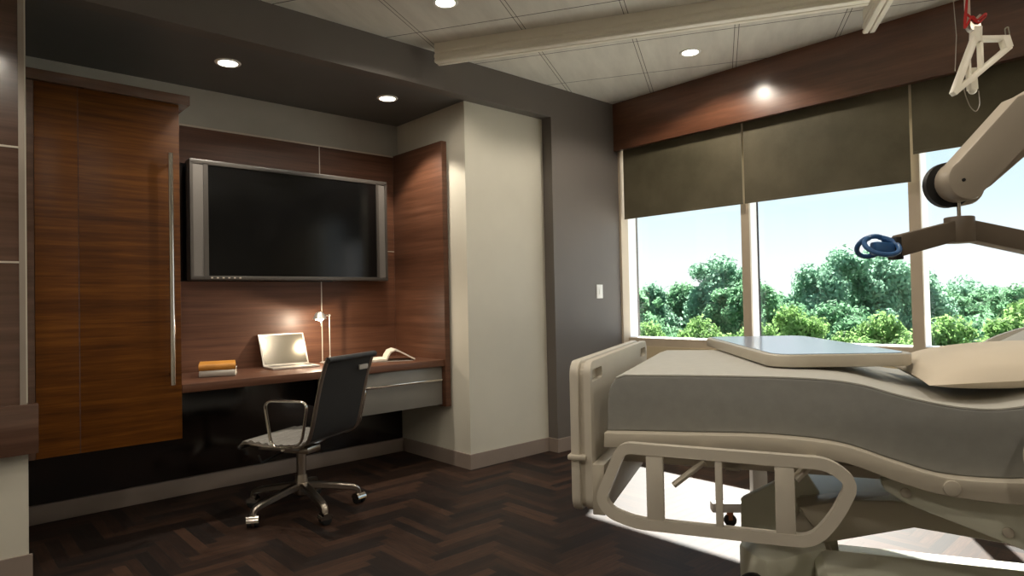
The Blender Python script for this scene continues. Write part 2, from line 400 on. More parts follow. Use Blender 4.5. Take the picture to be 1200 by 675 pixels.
d_ = empty('desk', (-2.4, .3, .69), label='wall-hung glossy reddish wood desk with tall end panel at right', cat='desk')
loc(BX('desktop', W_RED, -3.243, -1.552, .30, .923, .692, .737, parent=d_, bev=.002), d_)
loc(BX('end_panel', W_RED, -1.55, -1.507, .29, YP, .41, 2.272, parent=d_, bev=.002), d_)
g_ = empty('drawer_cabinet', (-1.88, .35, .42), label='grey wide drawer unit hung under the right end of the desk', cat='drawer')
loc(BX('carcass', DRAWG, -2.205, -1.556, .345, .90, .425, .690, parent=g_), g_)
dr = loc(BX('drawer', DRAWG, -2.205, -1.556, .325, .343, .425, .688, parent=g_, bev=.002), g_)
h_ = MB().box(-2.19, -1.562, .302, .310, .592, .606, bev=.002)
for hx in (-2.15, -1.6): h_.box(hx - .006, hx + .006, .308, .3255, .594, .604)
h_.build('handle', CHROME, dr)

cl_ = empty('closet', (-3.57, .3, .455), label='tall wall-hung wardrobe with orange-brown veneer doors and long steel handle', cat='wardrobe')
loc(BX('body', W_BROWN, -3.885, -3.246, .322, .923, .460, 2.20, parent=cl_), cl_)
loc(BX('side_frame', W_BROWN, -3.90, -3.868, .296, .322, .458, 2.21, parent=cl_), cl_)
loc(BX('door', W_DOOR, -3.866, -3.696, .30, .321, .458, 2.208, parent=cl_, bev=.0015), cl_)
dd = loc(BX('door', W_DOOR, -3.693, -3.246, .30, .321, .458, 2.208, parent=cl_, bev=.0015), cl_)
loc(BX('door_joint', W_BROWN, -3.6965, -3.6925, .2995, .32, .458, 2.208, parent=cl_), cl_)
hb = MB().tube([(-3.302, .248, .745), (-3.302, .248, 1.935)], .0125, 16)
for z in (.80, 1.34, 1.88): hb.tube([(-3.302, .248, z), (-3.302, .302, z)], .007, 10)
hb.build('handle', CHROME, dd)
loc(BX('top_cap', W_BROWN, -3.91, -3.198, .272, .923, 2.205, 2.255, parent=cl_, bev=.002), cl_)

# light switch
s_ = empty('light_switch', (-.224, 0, 1.197), label='small white switch plate on the taupe wall left of the window', cat='light switch')
MB().box(-.036, .036, -.006, 0, -.055, .055, bev=.002).build('plate', SWITCH, s_)
MB().box(-.012, .012, -.011, -.005, -.022, .022, bev=.002).build('rocker', SWITCH, s_)

# ------------------------------------------------------------------ blinds
def blind(y0, y1, zb, label):
    r_ = empty('roller_blind', (.08, (y0 + y1) / 2, zb), label=label, cat='window blind', group='olive roller blinds')
    L = (y0 - y1) / 2
    MB().box(-.0015, .0015, -L, L, .012, 2.70 - zb - .04).build('blind_cloth', BLIND, r_)
    MB().box(-.005, .005, -L, L, 0, .016, bev=.002).build('bottom_bar', BLIND, r_)
    MB().cyl((0, 2.70 - zb - .03), .022, -L, L, 'y', 20).build('roller', ALU, r_)
blind(-.034, -1.086, 1.792, 'olive brown roller blind nearest the taupe wall, covering the left window')
blind(-1.102, -2.150, 1.792, 'olive brown roller blind in the middle, low above the overbed table')
blind(-2.165, -3.230, 1.952, 'olive brown roller blind at far right, drawn shorter than the others')

# ------------------------------------------------------------------ downlights
def downlight(x, y, z, energy, label, group, spot=True, size=150):
    e_ = empty('recessed_downlight', (x, y, z), label=label, cat='ceiling light', group=group)
    MB().lathe([(.050, -.001), (.052, -.006), (.066, -.006), (.070, -.001), (.070, .001), (.050, .001)]).build('trim_ring', SWITCH, e_)
    MB().cyl((0, 0), .050, -.004, -.0005).build('lens', LENS, e_)
    l_ = light('SPOT', 'downlight_lamp', (0, 0, -.02), energy, (1.0, .90, .76), spot_size=math.radians(size), spot_blend=.25, shadow_soft_size=.045)
    l_.parent = e_
    return e_
downlight(-2.966, .375, ZB, DOWN_W, 'round recessed downlight in the dark soffit, nearest the wardrobe', 'recessed downlights', size=104)
downlight(-1.929, .373, ZB, DOWN_W, 'round recessed downlight in the dark soffit, nearest the white column', 'recessed downlights', size=104)
downlight(-2.165, -.606, H, ROOM_W, 'round recessed ceiling downlight cut by the top edge, before the lift rail', 'recessed downlights')
downlight(-.502, -1.055, H, ROOM_W, 'round recessed ceiling downlight in the tiles above the window valance', 'recessed downlights')
for (x, y) in ((-3.9, -1.7), (-2.4, -2.6), (-5.2, -3.0), (-3.9, -4.2), (-1.3, -4.3), (-5.4, -.9)):  # unseen downlights, added to light the room
    downlight(x, y, H, ROOM_W, 'round recessed ceiling downlight added out of view to light the room', 'recessed downlights')

# ------------------------------------------------------------------ television
tv = empty('television', (-2.37, .80, 1.305), label='large wall-mounted flat television with grey frame and side speakers, switched off', cat='television')
TWl, TWr, TH = -.683, .683, .735
MB().box(TWl, TWr, .012, .085, 0, TH, bev=.006).build('housing', TVG, tv)
fr = MB()
fr.box(TWl, TWr, -.004, .014, 0, .025, bev=.002).box(TWl, TWr, -.004, .014, TH - .028, TH, bev=.002)
fr.box(TWl, TWl + .018, -.004, .014, .02, TH - .02).box(TWr - .018, TWr, -.004, .014, .02, TH - .02)
fr.box(TWl + .078, TWl + .105, -.004, .014, .02, TH - .02).box(TWr - .09, TWr - .07, -.004, .014, .02, TH - .02)
fr.build('frame', TVG, tv)
MB().box(TWl + .105, TWr - .09, .004, .014, .02, TH - .02).build('screen', TVSCR, tv)
MB().box(TWl + .016, TWl + .080, .001, .013, .02, TH - .022).build('speaker', TVSPK, tv)
MB().box(TWr - .072, TWr - .016, .001, .013, .02, TH - .022).build('speaker', TVSPK, tv)
for k in range(6): MB().box(TWl + .115 + k * .034, TWl + .127 + k * .034, -.007, -.003, .009, .017, bev=.001).build('button', SEAM, tv)
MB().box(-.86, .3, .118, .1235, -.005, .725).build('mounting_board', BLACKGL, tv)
MB().box(-.3, .3, .084, .119, .2, .5).build('wall_bracket', BLACK, tv)

# ------------------------------------------------------------------ desk lamp
lp = empty('desk_lamp', (-2.17, .78, .737), label='slim steel desk lamp with small lit conical shade beside the laptop', cat='lamp')
MB().cyl((0, 0), .068, 0, .009, bev=.003).build('base', STEEL, lp)
MB().lathe([(.013, .009), (.010, .03), (.0045, .05), (.0045, .055)]).tube([(0, 0, .03), (0, 0, .335)], .0035, 10).build('pole', STEEL, lp)
ax, ay, az = -.115, -.09, .312
arm = MB().tube([(.0, 0, .325), (-.06, -.045, .332), (ax + .005, ay, az + .035)], .004, 10).sphere((0, 0, .327), .009).build('arm', STEEL, lp)
sh = MB().lathe([(.006, .042), (.018, .040), (.028, .030), (.046, -.006), (.044, -.006), (.026, .027), (.016, .036), (.004, .037)], (ax, ay, az), 36).build('lamp_shade', STEEL, lp)
MB().sphere((ax, ay, az - .004), .022, (1.35, 1.35, .55)).build('bulb', BULB, lp)
MB().tube([(ax + .006, ay - .01, az - .012), (ax + .006, ay - .01, az - .055)], .0028, 8).build('grip', STEEL, lp)
b_ = light('POINT', 'desk_lamp_light', (ax, ay, az - .022), 9.0, (1.0, .85, .64), shadow_soft_size=.008); b_.parent = lp

# ------------------------------------------------------------------ laptop
la = empty('laptop', (-2.482, .690, .737), math.radians(-5), label='open silver laptop on the desk, lamp glow reflected in its screen', cat='laptop')
MB().box(-.150, .150, -.10, .10, 0, .014, bev=.004).build('base', STEEL, la)
MB().box(-.125, .125, -.015, .075, .0135, .0155).build('keyboard', TVG, la)
Ms = Matrix.Translation((0, .098, .012)) @ Matrix.Rotation(math.radians(-27.5), 4, 'X')
lid = MB().box(-.150, .150, 0, .009, 0, .228, bev=.003, M=Ms).build('lid', STEEL, la)
MB().box(-.139, .139, -.0012, .0004, .010, .219, M=Ms).build('screen', LSCREEN, lid)

# ------------------------------------------------------------------ books
def closed_book(name, x, y, z, rz, L, Wd, T_, cover, label, cat='book'):
    e_ = empty(name, (x, y, z), rz, label=label, cat=cat, group='books stacked on the desk')
    cv = MB(); k = 8
    prof = [(-Wd / 2, T_), (Wd / 2, T_), (Wd / 2, T_ - .003), (-Wd / 2 + .004, T_ - .003)]
    # spine (rounded) at -y side, boards above and below
    sp_ = []
    for i in range(k + 1):
        a = math.radians(90 + 180 * i / k); sp_.append((-Wd / 2 + .006 + math.cos(a) * .010, T_ / 2 + math.sin(a) * T_ / 2))
    inner = [(-Wd / 2 + .006, .003), (-Wd / 2 + .001, T_ * .3), (-Wd / 2 + .001, T_ * .7), (-Wd / 2 + .006, T_ - .003)]
    poly = [(Wd / 2, T_)] + sp_ + [(Wd / 2, 0), (Wd / 2, .003)] + inner + [(Wd / 2, T_ - .003)]
    cv.prism(poly, -L / 2, L / 2, 'x'); cv.build('cover', cover, e_)
    MB().box(-L / 2 + .004, L / 2 - .004, -Wd / 2 + .004, Wd / 2 - .005, .0032, T_ - .0032).build('pages', PAPER, e_)
    return e_
rb = math.radians(-22)
closed_book('book', -2.95, .64, .737, rb, .190, .24, .038, BKGREY, 'pale grey closed book lying under the orange book on the desk')
closed_book('book', -2.955, .645, .7752, rb + .06, .195, .24, .036, ORANGE, 'orange closed book on top of the pale grey book on the desk')

ob_ = empty('open_book', (-1.83, .60, .737), math.radians(-24), label='open book lying face up at the right end of the desk, page curling over', cat='book')
def page_block(prof, th_):
    up = []; P = [Vector((x, 0, z)) for x, z in prof]
    for i, p in enumerate(P):
        d = (P[min(i + 1, len(P) - 1)] - P[max(i - 1, 0)]).normalized(); nn = Vector((-d.z, 0, d.x)) * th_ * (1 if i else .9)
        up.append((p.x + nn.x, p.z + nn.z))
    return prof + up[::-1]
left = [(-.16, .003), (-.12, .004), (-.08, .006), (-.04, .008), (-.012, .006)]
right = [(-.012, .006), (.000, .035), (.018, .062), (.045, .072), (.075, .062), (.11, .042), (.15, .020), (.178, .006)]
MB().prism(page_block(left, .012), -.11, .11, 'y').build('page_block', PAPER, ob_)
MB().prism(page_block(right, .010), -.11, .11, 'y').build('page_block', PAPER, ob_)
MB().box(-.165, .165, -.112, .112, 0, .003).build('cover', BKGREY, ob_)

# ------------------------------------------------------------------ office chair (local +y = the way it faces, +x = its right)
ch = empty('office_chair', (-2.69, .105, 0), math.radians(118 - 90), label='black mesh swivel office chair with chrome frame and castors at the desk', cat='chair')
prof = [(.225, .385), (.205, .405), (.17, .408), (.05, .396), (-.10, .396), (-.17, .405), (-.215, .435), (-.238, .50), (-.265, .62), (-.295, .74), (-.325, .83), (-.34, .862)]
P3 = smoothpath([(0, f_, z) for f_, z in prof], .05, 4)
for sx_ in (-1, 1):
    MB().tube([(sx_ * .216, p.y, p.z) for p in P3], 0, 10, flat=(.008, .016, (1, 0, 0))).build('side_frame', ALU, ch)
seatp = [p for p in P3 if p.z < .43]; backp = [p for p in P3 if p.z >= .425]
def sling(pp, ribs, amp, th_):
    b = MB(); L_ = [0]
    for i in range(1, len(pp)): L_.append(L_[-1] + (pp[i] - pp[i - 1]).length)
    tot = L_[-1]; kN = ribs * 6; poly_t, poly_b = [], []
    for q in range(kN + 1):
        t_ = tot * q / kN; i = max(j for j in range(len(L_)) if L_[j] <= t_ + 1e-9); i = min(i, len(pp) - 2)
        u = (t_ - L_[i]) / max(1e-6, L_[i + 1] - L_[i]); p = pp[i].lerp(pp[i + 1], u); d = (pp[i + 1] - pp[i]).normalized()
        nn = Vector((0, -d.z, d.y)) * -1
        if nn.z < 0 and abs(d.y) > .7: nn = -nn
        h = abs(math.sin(PI * q / 6)) * amp
        poly_t.append((p.y + nn.y * (th_ + h), p.z + nn.z * (th_ + h))); poly_b.append((p.y - nn.y * th_, p.z - nn.z * th_))
    b.prism(poly_t + poly_b[::-1], -.210, .210, 'x'); return b
sling(seatp, 9, .013, .003).build('seat', CHAIRSEAT, ch)
sling(backp, 10, .003, .003).build('backrest', CHAIRMESH, ch)
MB().tube([(-.223, -.342, .855), (.223, -.342, .855)], .016, 14).build('top_roll', CHAIRMESH, ch)
MB().tube([(-.228, .222, .385), (.228, .222, .385)], .012, 12).build('front_roll', CHAIRMESH, ch)
MB().box(-.03, .055, -.330, -.321, .775, .802, bev=.002, M=Matrix.Translation((.12, 0, 0))).build('label_plate', BKGREY, ch)
for sx_ in (-1, 1):
    loop = smoothpath([(sx_ * .262, -.205, .425), (sx_ * .272, -.255, .650), (sx_ * .272, .015, .646), (sx_ * .262, -.02, .405)], .05, 6, closed=True)
    MB().tube(loop, 0, 10, closed=True, flat=(.006, .011, (1, 0, 0))).build('armrest', CHROME, ch)
    MB().tube([(sx_ * .21, -.12, .398), (sx_ * .262, -.12, .415)], .007, 8).build('armrest_bolt', CHROME, ch)
MB().tube([(-.214, -.05, .388), (-.10, -.03, .355), (.10, -.03, .355), (.214, -.05, .388)], .013, 10).tube([(-.214, .10, .388), (-.08, .04, .352), (.08, .04, .352), (.214, .10, .388)], .011, 10).box(-.06, .06, -.09, .09, .325, .362, bev=.01).build('seat_spreader', ALU, ch)
MB().tube([(-.05, .06, .34), (-.20, .10, .305), (-.205, .115, .345)], .006, 8).build('tilt_lever', BLACK, ch)
MB().cyl((0, 0), .026, .17, .335).cyl((0, 0), .018, .10, .19).build('gas_column', ALU, ch)
MB().lathe([(.02, .085), (.034, .092), (.040, .115), (.036, .155), (.030, .20), (.02, .202)]).build('hub', ALU, ch)
for k in range(5):
    a = math.radians(-93 + 72 * k - 28); c2, s2 = math.cos(a), math.sin(a)
    pts = [(c2 * r, s2 * r, z) for r, z in ((.02, .140), (.10, .130), (.20, .112), (.275, .098), (.305, .086), (.312, .058))]
    sp3 = smoothpath(pts, .03, 3)
    lg = MB()
    bq = bmesh.new(); rr = []
    for i_, p_ in enumerate(sp3):
        d_ = (sp3[min(i_ + 1, len(sp3) - 1)] - sp3[max(i_ - 1, 0)]).normalized(); sd = Vector((-s2, c2, 0)); un = sd.cross(d_) * -1
        t_ = i_ / (len(sp3) - 1); hw = .026 - .011 * t_; hh = .019 - .006 * t_
        rr.append([bq.verts.new(p_ + sd * hw * u_ + un * hh * v_) for u_, v_ in ((1, .6), (.6, 1), (-.6, 1), (-1, .6), (-1, -.6), (-.6, -1), (.6, -1), (1, -.6))])
    for i_ in range(len(rr) - 1):
        for j_ in range(8): bq.faces.new((rr[i_][j_], rr[i_][(j_ + 1) % 8], rr[i_ + 1][(j_ + 1) % 8], rr[i_ + 1][j_]))
    bq.faces.new(rr[0]); bq.faces.new(rr[-1][::-1]); bmesh.ops.recalc_face_normals(bq, faces=bq.faces); lg._merge(bq)
    lg = lg.build('leg', ALU, ch)
    Mc = Matrix.Translation((c2 * .312, s2 * .312, 0)) @ Matrix.Rotation(a + .6 * k, 4, 'Z')
    MB().cyl((0, .027), .027, .008, .028, 'x', 20, .004, M=Mc).cyl((0, .027), .027, -.028, -.008, 'x', 20, .004, M=Mc).build('castor_wheel', BLACK, lg)
    MB().prism([(math.cos(q) * .031, .030 + math.sin(q) * .031) for q in [PI * j / 8 for j in range(9)]], -.030, .030, 'x', M=Mc).build('castor_hood', CHROME, lg)

# ------------------------------------------------------------------ hospital bed: local x = foot to head, y = towards the window, z up
BO = Vector((-2.75187, -1.99252, 0)); BR = math.radians(-63.5)
bed = empty('hospital_bed', BO, BR, label='raised cream hospital bed with grey mattress and looped side rails', cat='bed')
WB = 1.05
def fboard(x0, x1, z1, inset, name, mat):
    b = MB(); poly = rounded(inset, WB - inset, .475 + inset * .2, z1, .045)
    b.prism(poly, x0, x1, 'x', bev=.006); return b.build(name, mat, bed)
# footboard: two shells with a groove; hand slots in the inner shell
fboard(-.002, .027, .947, 0, 'footboard', BEDC)
MB().prism(rounded(.012, WB - .012, .482, .936, .04), .026, .044, 'x').build('footboard_core', BEDF, bed)
inn = MB()
z0, z1 = .478, .945
slots = [(.03, .165, .880, .918), (WB - .165, WB - .03, .880, .918)]
# inner shell assembled around the two hand slots as one outline ring
bm_ = bmesh.new()
outer = rounded(.004, WB - .004, z0, z1, .042)
def ringverts(poly, x_): return [bm_.verts.new((x_, u, v)) for u, v in poly]
def loop_edges(vs): return [bm_.edges.new((vs[i], vs[(i + 1) % len(vs)])) for i in range(len(vs))]
sl = [rounded(a, b, c, d, .010, 3) for a, b, c, d in slots]
for x_ in (.043, .065):
    E_ = []
    for poly in [outer] + sl: E_ += loop_edges(ringverts(poly, x_))
    bmesh.ops.triangle_fill(bm_, use_beauty=True, edges=E_)
bm_.verts.ensure_lookup_table()
tot = len(outer) + sum(len(q) for q in sl); st = 0
for poly in [outer] + sl:
    k = len(poly)
    for i in range(k):
        a, b, c, d = st + i, st + (i + 1) % k, tot + st + (i + 1) % k, tot + st + i
        bm_.faces.new([bm_.verts[q] for q in (a, b, c, d)])
    st += k
bmesh.ops.recalc_face_normals(bm_, faces=bm_.faces)
inn._merge(bm_); inn.build('footboard_inner_shell', BEDC, bed)
MB().prism(rounded(-.012, WB + .012, .640, .656, .006, 2), -.010, .048, 'x', bev=.003).build('bumper_strip', BEDF, bed)
MB().box(.065, .104, .0, WB, .475, .630, bev=.003).build('footboard_bracket', BEDF, bed)

def catmull(pts, k=6):
    out = []; P = [Vector((p[0], p[1], 0)) for p in pts]; P = [P[0] * 2 - P[1]] + P + [P[-1] * 2 - P[-2]]
    for i in range(1, len(P) - 2):
        for j in range(k):
            t_ = j / k; a, b, c, d = P[i - 1:i + 3]
            q = .5 * ((2 * b) + (-a + c) * t_ + (2 * a - 5 * b + 4 * c - d) * t_ * t_ + (-a + 3 * b - 3 * c + d) * t_ ** 3); out.append((q.x, q.y))
    out.append((P[-2].x, P[-2].y)); return out
# mattress cross profile follows the raised knee section and the dip at the seat, then the raised back
top = catmull([(.165, .900), (.36, .903), (.58, .904), (.724, .900), (.817, .888), (.898, .865), (.992, .843), (1.073, .833), (1.147, .836), (1.22, .855), (1.32, .90), (1.50, 1.0), (1.72, 1.13), (1.98, 1.28)])
bot = catmull([(.106, .728), (.35, .736), (.575, .742), (.756, .730), (.89, .690), (1.007, .661), (1.16, .661), (1.26, .68), (1.40, .745), (1.60, .86), (1.83, .99), (2.06, 1.12)])
corner = [(.110, .815), (.114, .85), (.122, .872), (.136, .890)]
def shell(prof_t, y0, y1, bev):
    b = MB(); b.prism(prof_t, y0, y1, 'y', bev=bev, seg=3); return b
mt = shell(bot[::-1][:-1] + [bot[0]] + corner + top, .04, WB - .06, .006).build('mattress', SHEETG, bed)
# pale top sheet lying on the mattress, a thin cover along the same curve
tt = corner[3:] + top
def offset(pl, d):
    out = []
    for i, p in enumerate(pl):
        a = Vector(pl[max(i - 1, 0)]); b = Vector(pl[min(i + 1, len(pl) - 1)]); t_ = (b - a).normalized(); out.append((p[0] - t_.y * d, p[1] + t_.x * d))
    return out
MB().prism(tt + offset(tt, .004)[::-1], .041, WB - .061, 'y').build('top_sheet', SHEET, mt)
# deck band
lo = catmull([(.104, .684), (.35, .690), (.575, .698), (.70, .692), (.790, .677), (.896, .640), (1.006, .614), (1.17, .606), (1.26, .625), (1.40, .69), (1.60, .805), (1.83, .935), (2.06, 1.065)])
MB().prism([(p[0], p[1]) for p in bot] + lo[::-1], .0, WB - .02, 'y', bev=.003).build('deck_frame', BEDF, bed)
MB().cyl((1.012, .636), .020, -.006, .01, 'y', 24, .002).build('pivot_cap', BEDF, bed)
# longitudinal frame tubes and cross members below
MB().box(.10, 1.95, .16, .20, .605, .64, bev=.004).box(.10, 1.95, WB - .22, WB - .18, .605, .64, bev=.004).box(.45, .49, .16, WB - .18, .60, .635).box(1.3, 1.34, .16, WB - .18, .60, .635).build('lower_frame', BEDC, bed)
# swing arm on the near side with two bolt caps
arm_p = catmull([(.862, .628), (.868, .605), (.89, .588), (.93, .566), (1.05, .522), (1.18, .474), (1.30, .43)], 4) + [(1.42, .47), (1.36, .56), (1.17, .605), (1.0, .613), (.90, .636)]
ar = MB().prism(arm_p, .06, .10, 'y', bev=.004).build('lift_arm', BEDG, bed)
for q in ((.918, .600), (1.145, .518)): MB().cyl(q, .013, .052, .062, 'y', 20, .002).build('bolt_cap', BEDF, ar)
# base
MB().prism([(.640, .22), (.655, .40), (.672, .428), (.70, .425), (.722, .395), (.76, .30), (.79, .22)], .40, .46, 'y', bev=.006).build('column_web', BEDF, bed)
MB().prism([(.478, .25), (.480, .420), (.49, .43), (.675, .541), (.69, .538), (.775, .40), (.79, .25)], .46, .50, 'y', bev=.005).build('lift_leg', BEDG, bed)
MB().prism([(.735, .345), (.66, .455), (.80, .49), (.93, .497), (1.36, .47), (1.55, .44), (1.55, .37), (1.25, .395), (.986, .420)], .33, .44, 'y', bev=.01).build('motor_cover', BEDF, bed)
bq = bmesh.new()
near = [(.665, .452), (.80, .487), (.93, .497), (1.36, .475), (1.56, .44)]; far = [(.68, .458), (.80, .482), (.95, .492), (1.36, .472), (1.56, .44)]
rows = [[bq.verts.new((p[0], .435, .40)) for p in near], [bq.verts.new((p[0], .335, p[1] + .002)) for p in near], [bq.verts.new((p[0], .62, p[1])) for p in far], [bq.verts.new((p[0], .84, p[1] - .02)) for p in far], [bq.verts.new((p[0], .84, .42)) for p in far]]
for i in range(5):
    A, B2 = rows[i], rows[(i + 1) % 5]
    for j in range(4): bq.faces.new((A[j], A[j + 1], B2[j + 1], B2[j]))
bq.faces.new([q[0] for q in rows]); bq.faces.new([q[-1] for q in rows][::-1]); bmesh.ops.recalc_face_normals(bq, faces=bq.faces)
mbq = MB(); mbq._merge(bq); mbq.build('column_cover', BEDG, bed, 20)
MB().prism([(.70, .21), (.70, .325), (.72, .345), (1.9, .345), (1.95, .30), (1.95, .21)], .08, .30, 'y', bev=.025, seg=4).build('side_skirt', BEDG, bed)
pod = [(.482, .235), (.50, .185), (.535, .135), (.562, .115), (.60, .135), (.672, .215), (.735, .275), (.735, .34), (.50, .34)]
MB().prism(pod, .13, .352, 'z', bev=.008).build('castor_pod', BEDG, bed)
MB().prism([(u * 1.0 + (.02 if u > .6 else 0), v) for u, v in pod], .10, .13, 'z').build('pod_bumper', BLACK, bed)
for (s_x, s_y) in ((.56, .24), (.56, .86), (1.8, .24), (1.8, .86)):
    cs = MB().cyl((s_x, .055), .055, s_y - .02, s_y + .02, 'y', 24, .005).build('castor', BLACK, bed)
    MB().tube([(s_x, s_y, .055), (s_x + .02, s_y, .14)], .018, 12).cyl((s_x, .055), .016, s_y - .026, s_y + .026, 'y', 16).build('castor_fork', ALU, cs)
MB().box(.5, 1.9, .82, .90, .115, .155, bev=.01).box(.53, .62, .24, .86, .115, .155, bev=.008).box(1.74, 1.82, .24, .86, .115, .155, bev=.008).box(1.55, 1.75, .35, .8, .155, .45, bev=.01).build('base_frame', BEDG, bed)
MB().cyl((.523, .26), .045, .12, .14, 'y', 24, .005).build('pod_bumper', BLACK, bed)
# side rail on the near side: looped band with three posts
def band(path, y, wdt, thk, name, mat, par):
    P = smoothpath([(p[0], y, p[1]) for p in path], .055, 6, closed=True)
    # rectangular swept band
    b = bmesh.new(); k = len(P); R_ = []
    for i in range(k):
        d = (P[(i + 1) % k] - P[i - 1]).normalized(); nn = Vector((-d.z, 0, d.x))
        R_.append([b.verts.new(P[i] + nn * wdt / 2 * sx2 + Vector((0, thk / 2 * sy2, 0))) for sx2, sy2 in ((1, 1), (1, -1), (-1, -1), (-1, 1))])
    for i in range(k):
        A, B2 = R_[i], R_[(i + 1) % k]
        for j in range(4): b.faces.new((A[j], A[(j + 1) % 4], B2[(j + 1) % 4], B2[j]))
    bmesh.ops.recalc_face_normals(b, faces=b.faces)
    mb = MB(); mb._merge(b); return mb.build(name, mat, par)
YR = -.08
path = [(.112, .553), (.178, .708), (.245, .706), (.72, .698), (.778, .652), (.735, .560), (.680, .492), (.60, .490), (.215, .492), (.140, .515)]
rail = band(path, YR, .031, .026, 'side_rail', BEDC, bed)
for a, b in (((.247, .295)), ((.436, .455)), ((.589, .638))):
    MB().box(a, b, YR - .011, YR + .011, .495, .700, bev=.002).build('rail_post', BEDC, rail)
MB().tube([(.320, YR + .02, .603), (.405, YR + .035, .672)], 0, 8, flat=(.009, .013, (0, 1, 0))).build('rail_link', BEDF, bed)
MB().tube([(.640, YR + .02, .645), (.688, YR + .035, .695)], 0, 12, flat=(.012, .018, (0, 1, 0))).build('rail_link', BEDF, bed)
for x_ in (.40, .685): MB().box(x_ - .012, x_ + .012, YR + .03, .01, .680, .700).build('rail_hinge', BEDF, bed)
# head-end rails
headp = [(1.150, .735), (1.20, .86), (1.32, 1.0), (1.45, 1.09), (1.62, 1.12), (1.72, 1.05), (1.70, .80), (1.60, .70), (1.20, .655)]
band(headp, YR, .03, .024, 'head_side_rail', BEDC, bed)
fp = [(1.27, .860), (1.33, .895), (1.40, .945), (1.50, .985), (1.66, 1.01), (1.82, 1.0), (1.90, .90), (1.86, .80), (1.40, .80)]
fr_ = band(fp, WB + .02, .026, .024, 'head_side_rail', BEDC, bed)
MB().box(1.60, 1.64, WB - .03, WB + .015, .80, .86).build('rail_hinge', BEDF, bed); MB().box(1.58, 1.62, YR, .01, .72, .78).build('rail_hinge', BEDF, bed)
fboard(2.08, 2.12, 1.15, 0, 'headboard', BEDC)
MB().box(1.93, 2.085, .1, WB - .1, .60, .66).build('headboard_bracket', BEDF, bed)

# pillow: top-level
def pillow(name, loc_, rz, L, Wd, T_, label, tilt=0):
    e_ = bmesh.new(); nU, nV = 28, 20; g = {}
    for sgn in (1, -1):
        for i in range(nU + 1):
            for j in range(nV + 1):
                u, v = i / nU * 2 - 1, j / nV * 2 - 1
                if sgn == -1 and (abs(u) == 1 or abs(v) == 1): g[(sgn, i, j)] = g[(1, i, j)]; continue
                pin = 1 - .07 * (1 - abs(u) ** 2) * abs(v) ** 6 - .0; pin2 = 1 - .05 * (1 - abs(v) ** 2) * abs(u) ** 6
                hgt = ((1 - abs(u) ** 2.6) * (1 - abs(v) ** 2.4)) ** .55
                g[(sgn, i, j)] = e_.verts.new((u * L / 2 * pin2, v * Wd / 2 * pin, sgn * T_ / 2 * hgt * (1 if sgn > 0 else .55)))
    for sgn in (1, -1):
        for i in range(nU):
            for j in range(nV):
                q = [g[(sgn, i, j)], g[(sgn, i + 1, j)], g[(sgn, i + 1, j + 1)], g[(sgn, i, j + 1)]]
                e_.faces.new(q if sgn > 0 else q[::-1])
    mb = MB(); mb._merge(e_, Matrix.Rotation(tilt, 4, 'Y')); o = mb.build(name, PILLOW, None, 60); o.location = loc_; o.rotation_euler = (0, 0, rz); tag(o, label, 'pillow'); return o
ls = Vector((math.cos(BR), math.sin(BR), 0)); wsd = Vector((-math.sin(BR), math.cos(BR), 0))
pillow('pillow', BO + ls * 1.262 + wsd * .43 + Vector((0, 0, .905)), BR + math.radians(1), .56, .66, .15, 'plump cream pillow on the hospital bed at the right edge', tilt=math.radians(-4))

# ------------------------------------------------------------------ overbed table
tb_c = BO + ls * .665 + wsd * .775; tb_a = BR + math.atan2(.96, -.285) - math.radians(0)
tb = empty('overbed_table', (tb_c.x, tb_c.y, 0), tb_a, label='overbed table with pale glossy top and beige rim, reaching across the bed', cat='table')
MB().prism(rounded(-.50, .50, -.225, .225, .075, 8), .912, .951, 'z', bev=.007).build('tabletop', BEDF, tb)
MB().prism(rounded(-.478, .478, -.203, .203, .06, 8), .9508, .953, 'z').build('top_inlay', TABLETOP_SKY, tb)
tb_i = Matrix.Rotation(-tb_a, 4, 'Z') @ Matrix.Translation(-Vector((tb_c.x, tb_c.y, 0)))
def tl(x, y, z): return tb_i @ Vector((x, y, z))
# column beyond the far side of the bed
cx_, cy_ = .56, -.05
MB().box(.36, .74, -.10, -.03, .88, .912, bev=.004).build('top_bracket', BEDF, tb)
MB().box(.68, .74, -.10, -.03, .10, .90, bev=.004).build('column', PALEG, tb)
bs = MB().box(.69, .745, -.42, .165, .072, .120, bev=.006).build('base_bar', PALEG, tb)
for (x_, y_) in ((.715, -.37), (.715, .075)):
    cs = MB().cyl((y_, .03), .03, x_ - .012, x_ + .012, 'x', 20, .003).build('castor', BLACK, tb)
    MB().cyl((x_, y_), .016, .032, .08, 'z', 16).build('castor_stem', plain('copper_stem', (.45, .2, .10), .3, .8), cs)

# ------------------------------------------------------------------ ceiling lift rails (turned 30 degrees like the tile grid)
th = math.radians(30); wv = Vector((math.cos(th), math.sin(th), 0)); lv = Vector((math.sin(th), -math.cos(th), 0))
RZ = math.radians(-60)
prof_r = [(0, .0), (0, -.052), (.006, -.058), (.006, -.064), (-.004, -.072), (-.006, -.088), (.002, -.096), (.002, -.100), (-.005, -.106), (-.004, -.116), (.004, -.120),
          (.030, -.120), (.030, -.100), (.042, -.100), (.042, -.120), (.068, -.120), (.076, -.116), (.077, -.106), (.070, -.100), (.070, -.096), (.078, -.088), (.076, -.072), (.066, -.064), (.066, -.058), (.072, -.052), (.072, 0)]
r0 = wv * -1.69 + lv * -.845
e1 = empty('ceiling_lift_rail', (r0.x, r0.y, H), RZ, label='long cream patient lift track running across the ceiling tiles', cat='ceiling track', group=None)
MB().prism(prof_r, 0, 2.42, 'x').build('track', RAILM, e1)
r1 = wv * -1.26 + lv * 1.61
